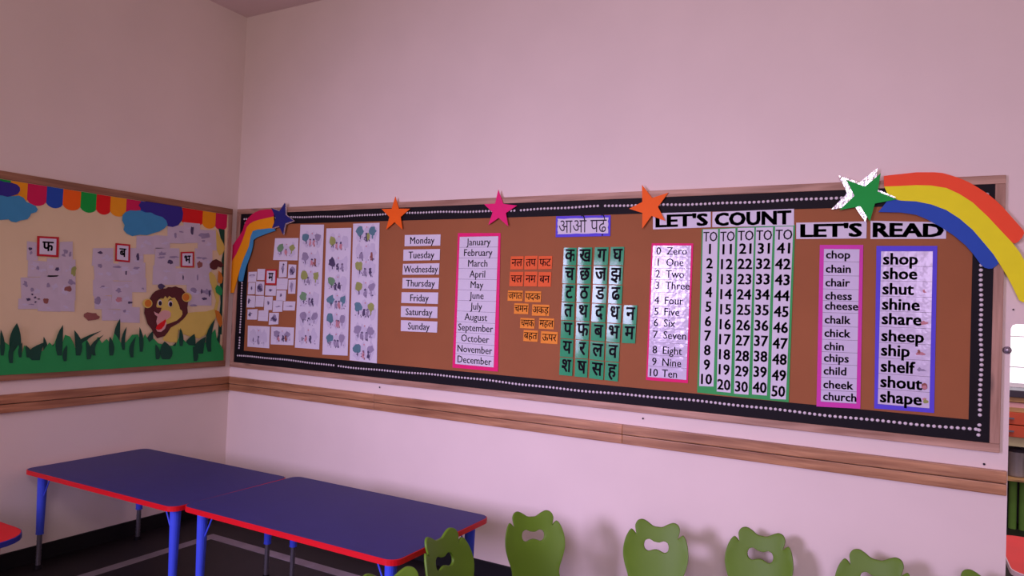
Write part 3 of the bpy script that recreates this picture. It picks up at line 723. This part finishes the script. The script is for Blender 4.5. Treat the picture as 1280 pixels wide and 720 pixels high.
# paper grass
cg = crop(0, 350, 4.237)
gp = LEFT.uv((140, 445), OL)
gr = empty('paper_grass', LEFT.p3(gp.x, gp.y, OL)); tag(gr, 'strip of green paper grass along the bottom of the left board', 'paper grass')
def gpiece(nm, px, mt, off): return paper(nm, LEFT, cg(px), OL+off, mt, 0.001, gr)
edge = [(-220, 350), (-190, 300), (-160, 360), (-120, 310), (-80, 365), (-45, 330), (-10, 350), (20, 325), (48, 345), (60, 395), (80, 370), (98, 345), (112, 400), (130, 345), (150, 380), (175, 400), (205, 385), (232, 372), (262, 330), (282, 352), (300, 305), (315, 285), (330, 335), (345, 290), (372, 300), (392, 340),
        (402, 370), (440, 330), (462, 318), (480, 352), (498, 340), (520, 300), (540, 335), (565, 312), (590, 340), (605, 282), (620, 300), (640, 332), (668, 330), (700, 290), (730, 288), (750, 330), (768, 285), (790, 330), (815, 310), (838, 335), (880, 345), (930, 350), (950, 300), (975, 318), (1000, 345), (1050, 350), (1090, 330), (1115, 290), (1140, 260), (1150, 320), (1172, 350), (1184, 372)]
bottom = [(1184, 425), (900, 448), (600, 470), (300, 488), (0, 505), (-220, 520)]
gpiece('grass_strip', edge + bottom, pm('grass'), .0125)
blades = [(-100, 420, 240, 26), (-30, 400, 250, 24), (12, 400, 262, 18), (82, 400, 228, 44, 8), (108, 410, 330, 14), (190, 425, 330, 48, 44), (240, 400, 300, 16), (316, 400, 238, 26, 18), (414, 400, 265, 26, -20), (440, 390, 268, 30, 100), (500, 400, 290, 18, 50), (590, 400, 300, 20),
          (622, 350, 205, 22, 14), (655, 370, 248, 14, 16), (748, 380, 250, 16, -8), (795, 370, 270, 26, 14), (880, 420, 325, 46), (960, 350, 255, 16, -4), (1010, 390, 285, 40, 20), (1060, 390, 300, 36, 30), (1110, 380, 205, 20, 30), (1155, 400, 270, 14, 12), (60, 440, 318, 18, 14), (150, 410, 345, 20, -14), (270, 410, 330, 18, 30), (345, 430, 345, 16, 10), (470, 420, 322, 20, -12), (545, 420, 330, 18, 24), (700, 410, 300, 16, 20), (835, 420, 340, 18, -10), (915, 420, 330, 20, 18), (1035, 430, 350, 18, -12)]
for bi, b in enumerate(blades):
    x, yb, yt, w = b[:4]; lean = b[4] if len(b) > 4 else random.choice((-8, 10)); H = yb-yt; w *= 0.72
    Lf, Rt = [], []
    for k in range(7):
        t = k/6; c_ = lean*t*t - lean*0.35*math.sin(math.pi*t); hw = w*math.sin(math.pi*min(1, 0.18+0.82*t))**0.8 * (1 if t < 1 else 0)
        Lf.append((x+c_-hw, yb-H*t)); Rt.append((x+c_+hw, yb-H*t))
    gpiece('grass_blade', Lf[:-1] + [(x+lean, yt)] + Rt[:-1][::-1], pm('darkgrass'), 0.0136 + 0.00012*bi if bi % 3 else 0.0112 - 0.00004*bi)
# ------------------------------------------------------------------ tables
M_top = mat('blue_table_laminate', (46, 48, 118), 0.5, 0.35, 0.05, 6)
M_edge = mat('red_table_edge', (206, 14, 30), 0.4, 0.4, 0.03)
M_leg = mat('blue_leg_plastic', (64, 84, 224), 0.4, 0.4, 0.03)
M_chrome = mat('grey_metal_tube', (120, 116, 124), 0.35, 0.5, 0.05, metal=0.7)
M_redtop = mat('red_table_laminate', (206, 36, 40), 0.6, 0.2, 0.05, 6)
M_blueedge = mat('blue_table_edge', (44, 52, 150), 0.4, 0.4, 0.03)
def rrect(hx, hy, r, n=6):
    out = []
    for cx, cy, a0 in ((hx-r, hy-r, 0), (-hx+r, hy-r, 90), (-hx+r, -hy+r, 180), (hx-r, -hy+r, 270)):
        for i in range(n+1):
            a = math.radians(a0 + 90*i/n); out.append((cx + r*math.cos(a), cy + r*math.sin(a)))
    return out
def slab(name, outline, z0, z1, mt, parent, bev=0.0):
    bm = bmesh.new()
    a = [bm.verts.new((x, y, z0)) for x, y in outline]; b = [bm.verts.new((x, y, z1)) for x, y in outline]
    bm.faces.new(a[::-1]); ft = bm.faces.new(b); n = len(outline)
    for i in range(n): bm.faces.new((a[i], a[(i+1) % n], b[(i+1) % n], b[i]))
    if bev: bmesh.ops.bevel(bm, geom=list(ft.edges), offset=bev, segments=2, affect='EDGES')
    return from_bm(name, bm, mt, parent)
def make_table(x0, x1, y0, y1, h, label, mtop, medge, mleg, r=0.055, inset=0.075, group=None):
    cx, cy = (x0+x1)/2, (y0+y1)/2; hx, hy = (x1-x0)/2, (y1-y0)/2
    root = empty('activity_table', (cx, cy, 0)); tag(root, label, 'table', group)
    slab('tabletop', rrect(hx-0.004, hy-0.004, r-0.003), h-0.026, h, mtop, root)
    # edge band: a ring around the slab
    bm = bmesh.new(); o_ = rrect(hx, hy, r); i_ = rrect(hx-0.0035, hy-0.0035, r-0.0025)
    rings = [[bm.verts.new((x, y, z)) for x, y in ol] for ol, z in ((i_, h-0.0005), (o_, h-0.002), (o_, h-0.026), (i_, h-0.0275))]
    n = len(o_)
    for k in range(4):
        A, B = rings[k], rings[(k+1) % 4]
        for i in range(n): bm.faces.new((A[i], A[(i+1) % n], B[(i+1) % n], B[i]))
    from_bm('edge_band', bm, medge, root)
    for sx in (-1, 1):
        for sy in (-1, 1):
            lx, ly = sx*(hx-inset), sy*(hy-inset)
            bm = bmesh.new()
            bm_tube(bm, (lx, ly, h-0.375), (lx, ly, h-0.027), 0.020, 0.027, 18)
            bm_tube(bm, (lx, ly, h-0.382), (lx, ly, h-0.375), 0.021, 0.021, 18)
            L_ = from_bm('leg', bm, mleg, root, smooth=False)
            bm = bmesh.new(); bm_tube(bm, (lx, ly, 0.02), (lx, ly, h-0.375), 0.0135, 0.0135, 14)
            for k in range(6): bm_tube(bm, (lx, ly, 0.05+k*0.022), (lx, ly, 0.053+k*0.022), 0.0148, 0.0148, 14)
            from_bm('lower_tube', bm, M_chrome, L_)
            bm = bmesh.new(); bm_tube(bm, (lx, ly, 0.0), (lx, ly, 0.022), 0.022, 0.018, 14); from_bm('foot', bm, M_black, L_)
            bm = bmesh.new(); bm_tube(bm, (lx-sx*0.02, ly, h-0.16), (lx-sx*0.085, ly, h-0.027), 0.004, 0.004, 8)
            from_bm('brace', bm, mleg, L_)
    return root
tb = make_table(0.045, 1.381, -1.458, -0.684, 0.583, 'blue topped children\'s table with red edge, standing against the left wall', M_top, M_edge, M_leg)
tb.rotation_euler = (0, 0, math.radians(0.8))
make_table(1.390, 2.735, -1.408, -0.634, 0.587, 'blue topped children\'s table with red edge, beside the green chairs', M_top, M_edge, M_leg)
# low red table at the left edge of the photo
make_table(0.08, 1.02, -2.55, -1.885, 0.50, 'red topped low table with blue edge at the lower left corner', M_redtop, M_blueedge, mat('red_leg_plastic', (176, 30, 24), 0.4, 0.4, 0.03), r=0.16, inset=0.12)

# ------------------------------------------------------------------ chairs
M_chair = mat('green_chair_plastic', (96, 132, 30), 0.5, 0.35, 0.04, 5)
def catmull(pts, n=5):
    out = []; N = len(pts)
    for i in range(N):
        p0, p1, p2, p3 = [Vector(pts[(i+k-1) % N]) for k in range(4)]
        for j in range(n):
            t = j/n
            out.append(0.5*((2*p1) + (-p0+p2)*t + (2*p0-5*p1+4*p2-p3)*t*t + (-p0+3*p1-3*p2+p3)*t**3))
    return out
half = [(0.0, 0.310), (0.022, 0.312), (0.048, 0.328), (0.072, 0.338), (0.094, 0.332), (0.104, 0.312), (0.101, 0.290), (0.097, 0.272), (0.108, 0.284), (0.122, 0.292), (0.136, 0.272), (0.146, 0.240), (0.150, 0.205), (0.147, 0.170), (0.136, 0.130), (0.122, 0.090), (0.117, 0.060), (0.122, 0.028), (0.130, 0.0)]
half_lin = half
outline = [(x, y) for x, y in half] + [(-x, y) for x, y in half[::-1][:-1]]
outl = catmull(outline[:18], 3)
# keep the foot of the back straight: smooth everything except the bottom edge
N_ = len(outline); sm = []
for i in range(N_):
    if outline[i][1] == 0.0: sm.append(Vector(outline[i])); continue
    p0, p1, p2, p3 = [Vector(outline[(i+k-1) % N_]) for k in range(4)]
    for j in range(3):
        t = j/3; sm.append(0.5*((2*p1) + (-p0+p2)*t + (2*p0-5*p1+4*p2-p3)*t*t + (-p0+3*p1-3*p2+p3)*t**3))
hole = catmull([(-0.058, 0.226), (-0.052, 0.246), (-0.034, 0.253), (-0.014, 0.244), (0.012, 0.242), (0.032, 0.251), (0.050, 0.245), (0.057, 0.226), (0.051, 0.206), (0.036, 0.199), (0.018, 0.205), (0.0, 0.209), (-0.018, 0.205), (-0.036, 0.199), (-0.052, 0.207)], 2)
def inside(p, poly):
    c = False; n = len(poly)
    for i in range(n):
        a, b = poly[i], poly[(i+1) % n]
        if (a.y > p.y) != (b.y > p.y) and p.x < (b.x-a.x)*(p.y-a.y)/(b.y-a.y)+a.x: c = not c
    return c
def back_mesh():
    V = list(sm) + list(hole); E_ = [(i, (i+1) % len(sm)) for i in range(len(sm))]
    h0 = len(sm); E_ += [(h0+i, h0+(i+1) % len(hole)) for i in range(len(hole))]
    for ix in range(-7, 8):
        for iy in range(1, 17):
            p = Vector((ix*0.02, iy*0.02))
            if inside(p, sm) and not inside(p, hole) and min((p-q).length for q in V[:h0+len(hole)]) > 0.007: V.append(p)
    r_ = delaunay_2d_cdt(V, E_, [], 1, 1e-6)
    vv, ff = r_[0], r_[2]
    bm = bmesh.new()
    def bend(p, off):                       # curved round the sitter, leaning backwards
        x, y = p.x, p.y
        x = x*1.04; dep = 1.5*x*x                        # edges come forward
        s_ = 0.20*y + 0.35*y*y*0.6
        return Vector((x, s_ - dep + off, y + 0.277))
    A = [bm.verts.new(bend(v, -0.006)) for v in vv]; B = [bm.verts.new(bend(v, 0.006)) for v in vv]
    cnt_ = {}
    for f in ff:
        c = sum((vv[i] for i in f), Vector((0, 0)))/len(f)
        if inside(c, hole) or not inside(c, sm): continue
        bm.faces.new([A[i] for i in f]); bm.faces.new([B[i] for i in f][::-1])
        for k in range(len(f)):
            a, b = f[k], f[(k+1) % len(f)]; cnt_.setdefault((min(a, b), max(a, b)), []).append((a, b))
    rim = []
    for k, l in cnt_.items():
        if len(l) == 1:
            a, b = l[0]; bm.faces.new((A[b], A[a], B[a], B[b])); rim += [(A[a], A[b]), (B[a], B[b])]
    bmesh.ops.delete(bm, geom=[v for v in bm.verts if not v.link_faces], context='VERTS')
    es = [bm.edges.get(p) for p in rim]
    bmesh.ops.bevel(bm, geom=[e for e in es if e], offset=0.0022, segments=2, affect='EDGES', profile=0.6)
    return bm
def make_chair():
    """origin on the floor under the seat centre; the sitter looks towards -y"""
    root = empty('green_chair', (0, 0, 0))
    b = from_bm('backrest', back_mesh(), M_chair, root, (0, 0.12, 0), smooth=True)
    b.data.polygons.foreach_set('use_smooth', [True]*len(b.data.polygons))
    # seat: dished rounded slab
    bm = bmesh.new(); n = 12
    grid = {}
    for s_, zo in (('t', 0.0), ('b', -0.014)):
        for i in range(n+1):
            for j in range(n+1):
                u, v = -1+2*i/n, -1+2*j/n
                k = 1 - 0.10*(u*u*v*v)
                z = 0.272 + zo + 0.010*(u*u) - 0.010*(1-v*v)*(1-u*u) - (0.02*max(0, -v-0.6)/0.4)
                grid[s_, i, j] = bm.verts.new((u*0.150*k*(0.93 if v > 0.5 else 1), v*0.142*k, z))
    for i in range(n):
        for j in range(n):
            bm.faces.new((grid['t', i, j], grid['t', i+1, j], grid['t', i+1, j+1], grid['t', i, j+1]))
            bm.faces.new((grid['b', i, j+1], grid['b', i+1, j+1], grid['b', i+1, j], grid['b', i, j]))
    for i in range(n):
        for (a, b_) in (((i, 0), (i+1, 0)), ((i+1, n), (i, n)), ((0, i+1), (0, i)), ((n, i), (n, i+1))):
            bm.faces.new((grid['t', a[0], a[1]], grid['b', a[0], a[1]], grid['b', b_[0], b_[1]], grid['t', b_[0], b_[1]]))
    from_bm('seat', bm, M_chair, root, smooth=True)
    for sx in (-1, 1):
        for sy in (-1, 1):
            bm = bmesh.new(); bm_tube(bm, (sx*0.148, sy*0.140, 0.0), (sx*0.118, sy*0.110, 0.262), 0.012, 0.018, 14)
            from_bm('leg', bm, M_chair, root, smooth=True)
    return root
proto = make_chair()
def dup(o):
    c = o.copy(); COL.objects.link(c)
    for ch in o.children:
        k = ch.copy(); COL.objects.link(k); k.parent = c
    return c
# (back centre x, y, facing angle of the sitter, label)
BK = 0.20   # from seat centre to the top of the back
chairs = [((2.907, -0.52), 46, 'green chair beside the end of the blue table, near the wall'),
          ((3.490, -0.296), 10, 'green chair by the wall, second to the right of the tables'),
          ((3.955, -0.13), -3, 'green chair against the wall, below the counting chart'),
          ((4.447, -0.17), -9, 'green chair against the wall, below the ch word chart'),
          ((4.870, -0.16), 0, 'green chair at the lower right, barely showing its top'),
          ((2.779, -1.157), 88, 'green chair with its back to the end of the blue table'),
          ((2.875, -1.625), 62, 'green chair at the near corner of the blue table, only its top showing')]
for i, ((x, y), a, lab) in enumerate(chairs):
    o = proto if i == 0 else dup(proto)
    t = math.radians(a); o.rotation_euler = (0, 0, t)
    off = Vector((-math.sin(t), math.cos(t))) * BK
    if i > 4: o.scale = (1.055, 1.055, 1.055); off *= 1.055      # these two are one size larger
    o.location = (x - off.x, y - off.y, 0)
    tag(o, lab, 'chair', 'small green chairs')

# ------------------------------------------------------------------ beyond the opening
YF = 3.6
structure(box('wall_far', (4.0, YF, 0), (7.0, YF+T, 1.12), M_wall))
structure(box('wall_far', (4.0, YF, 2.1), (7.0, YF+T, ZC), M_wall))
structure(box('wall_far', (4.0, YF, 1.12), (4.8, YF+T, 2.1), M_wall))
structure(box('wall_far', (6.2, YF, 1.12), (7.0, YF+T, 2.1), M_wall))
M_glow = bpy.data.materials.new('bright_daylight_pane'); M_glow.use_nodes = True
b_ = M_glow.node_tree.nodes['Principled BSDF']; b_.inputs['Emission Color'].default_value = (0.93, 0.90, 1, 1); b_.inputs['Emission Strength'].default_value = 1.15
M_wframe = mat('pale_window_frame', (240, 236, 248), 0.5, 0.4, 0.02)
win = empty('window_1', (5.5, YF+0.06, 1.6)); win['kind'] = 'structure'
for (lo, hi) in (((4.8, YF+.02, 1.12), (6.2, YF+.09, 1.16)), ((4.8, YF+.02, 2.06), (6.2, YF+.09, 2.1)), ((4.8, YF+.02, 1.16), (4.84, YF+.09, 2.06)), ((6.16, YF+.02, 1.16), (6.2, YF+.09, 2.06)),
                 ((4.84, YF+.03, 1.29), (6.16, YF+.08, 1.3)), ((4.84, YF+.03, 1.55), (6.16, YF+.08, 1.56))):
    box('window_bar', lo, hi, M_wframe, win, base=win.location)
box('window_pane', (4.84, YF+.05, 1.16), (6.16, YF+.06, 2.06), M_glow, win, base=win.location)
# sideboard with orange drawers under the window
M_oak = wood('oak_board', (176, 130, 84), (214, 170, 116), 'X', 0.5)
M_dark = mat('dark_counter', (58, 50, 66), 0.4, 0.4, 0.08)
M_or = mat('orange_drawer_front', (206, 84, 52), 0.45, 0.4, 0.04)
M_creamp = mat('cream_cabinet', (206, 196, 158), 0.6, 0.3, 0.03)
M_pinkp = mat('pink_paper_stack', (236, 178, 186), 0.6, 0.3, 0.03)
sb = empty('sideboard', (5.5, 3.4, 0)); tag(sb, 'oak sideboard with orange drawers seen through the opening at right', 'sideboard')
B_ = sb.location
box('counter_top', (4.9, 3.18, 1.075), (6.1, 3.58, 1.13), M_dark, sb, 0.004, B_)
box('board', (4.92, 3.2, 1.035), (6.08, 3.58, 1.075), M_oak, sb, 0.003, B_)
box('board', (4.92, 3.2, 0.955), (6.08, 3.58, 0.99), M_oak, sb, 0.003, B_)
box('side_panel', (4.92, 3.2, 0), (4.95, 3.58, 0.955), M_oak, sb, 0.002, B_)
box('side_panel', (6.05, 3.2, 0), (6.08, 3.58, 0.955), M_oak, sb, 0.002, B_)
box('back_panel', (4.95, 3.56, 0), (6.05, 3.58, 0.68), M_dark, sb, 0.0, B_)
box('apron', (4.95, 3.22, 0.68), (6.05, 3.56, 0.755), M_creamp, sb, 0.002, B_)
for z0, z1 in ((0.857, 0.953), (0.757, 0.850)):
    for a, b in ((4.955, 5.595), (5.605, 6.045)):
        d = box('drawer', (a, 3.19, z0), (b, 3.56, z1), M_or, sb, 0.004, B_)
        box('handle', (-0.04, -0.205, -0.006), (0.04, -0.185, 0.006), M_chrome, d)
box('shelf', (4.95, 3.22, 0.40), (6.05, 3.56, 0.42), M_oak, sb, 0.002, B_)
o = box('paper_stack', (4.97, 3.21, 0.9905), (6.03, 3.55, 1.03), M_pinkp, None, 0.002); tag(o, 'pink paper stack in the slot above the orange drawers', 'paper')
# things on the lower shelf and the floor there
def lathe(name, prof, mt, parent=None, loc=(0, 0, 0), n=24):
    bm = bmesh.new(); rings = []
    for r, z in prof: rings.append([bm.verts.new((r*math.cos(2*math.pi*i/n), r*math.sin(2*math.pi*i/n), z)) for i in range(n)])
    for a, b in zip(rings, rings[1:]):
        for i in range(n): bm.faces.new((a[i], a[(i+1) % n], b[(i+1) % n], b[i]))
    bm.faces.new(rings[0][::-1]); bm.faces.new(rings[-1])
    return from_bm(name, bm, mt, parent, loc, smooth=False)
M_pot = mat('grey_steel_pot', (150, 144, 150), 0.35, 0.5, 0.06, metal=0.3)
M_gplas = mat('green_plastic_bowl', (120, 160, 80), 0.4, 0.4, 0.04)
M_gmat = mat('green_rolled_mat', (98, 140, 62), 0.7, 0.2, 0.06)
pot = lathe('steel_pot', [(0.055, 0), (0.062, 0.01), (0.064, 0.15), (0.066, 0.2), (0.060, 0.2), (0.058, 0.15), (0.055, 0.02)], M_pot, None, (5.36, 3.36, 0.4205)); tag(pot, 'grey steel pot on the shelf under the orange drawers', 'pot')
lid = lathe('lid', [(0.066, 0.2), (0.055, 0.222), (0.02, 0.236), (0.012, 0.25)], M_dark, pot)
bw = lathe('green_bowl', [(0.05, 0), (0.06, 0.008), (0.09, 0.06), (0.1, 0.11), (0.094, 0.11), (0.084, 0.06), (0.05, 0.02)], M_gplas, None, (5.535, 3.36, 0.4205)); tag(bw, 'green plastic bowl beside the steel pot on the shelf', 'bowl')
for i, x in enumerate((5.335, 5.405, 5.48, 5.56)):
    r_ = lathe('rolled_mat', [(0.006, 0), (0.028, 0.0), (0.028, 0.385), (0.024, 0.385), (0.024, 0.375), (0.006, 0.37)], M_gmat, None, (x, 3.34, 0.0))
    tag(r_, 'green rolled mat under the sideboard shelf, %s from the left' % ORD[i], 'mat', 'green rolled mats')
rt = make_table(4.995, 5.75, 0.30, 1.03, 0.50, 'red topped table seen through the opening at the lower right corner', M_redtop, mat('pale_edge', (225, 200, 220), 0.25, 0.6, 0.02), M_leg, r=0.10, inset=0.1)
cup = lathe('steel_cup', [(0.018, 0), (0.02, 0.003), (0.024, 0.045), (0.022, 0.045), (0.018, 0.006), (0.002, 0.005)], mat('bright_steel', (210, 205, 215), 0.15, 0.6, 0.02, metal=0.9), None, (5.165, 0.86, 0.50)); tag(cup, 'small bright steel cup on the red table beyond the opening', 'cup')
# round metal stud on the edge of the opening
st = lathe('metal_stud', [(0.016, 0), (0.017, 0.004), (0.013, 0.010), (0.006, 0.014), (0.001, 0.015)], mat('stud_steel', (170, 160, 176), 0.25, 0.6, 0.03, metal=0.7), None, (XE-0.012, 0, 1.54), 18)
st.rotation_euler = (math.radians(90), 0, 0); tag(st, 'small round metal stud at the wall edge beside the board', 'stud')
# nails left in the plaster
for (px_, r_, l_) in (((1266.5, 387), 0.0035, 'dark nail under the yellow end of the large rainbow'), ((475, 484), 0.005, 'dark nail between board and rail near the corner'), ((804, 523), 0.005, 'dark nail between board and rail under the number word chart'), ((1230, 580), 0.005, 'dark nail between board and rail at the right end')):
    q = BACK.uv(px_, 0)
    o = lathe('nail', [(r_*.5, -0.004), (r_*.5, 0.004), (r_, 0.004), (r_, 0.006), (r_*.4, 0.0065)], M_ink, None, (q.x, 0, q.y), 10)
    o.rotation_euler = (math.radians(90), 0, 0); tag(o, l_, 'nail')
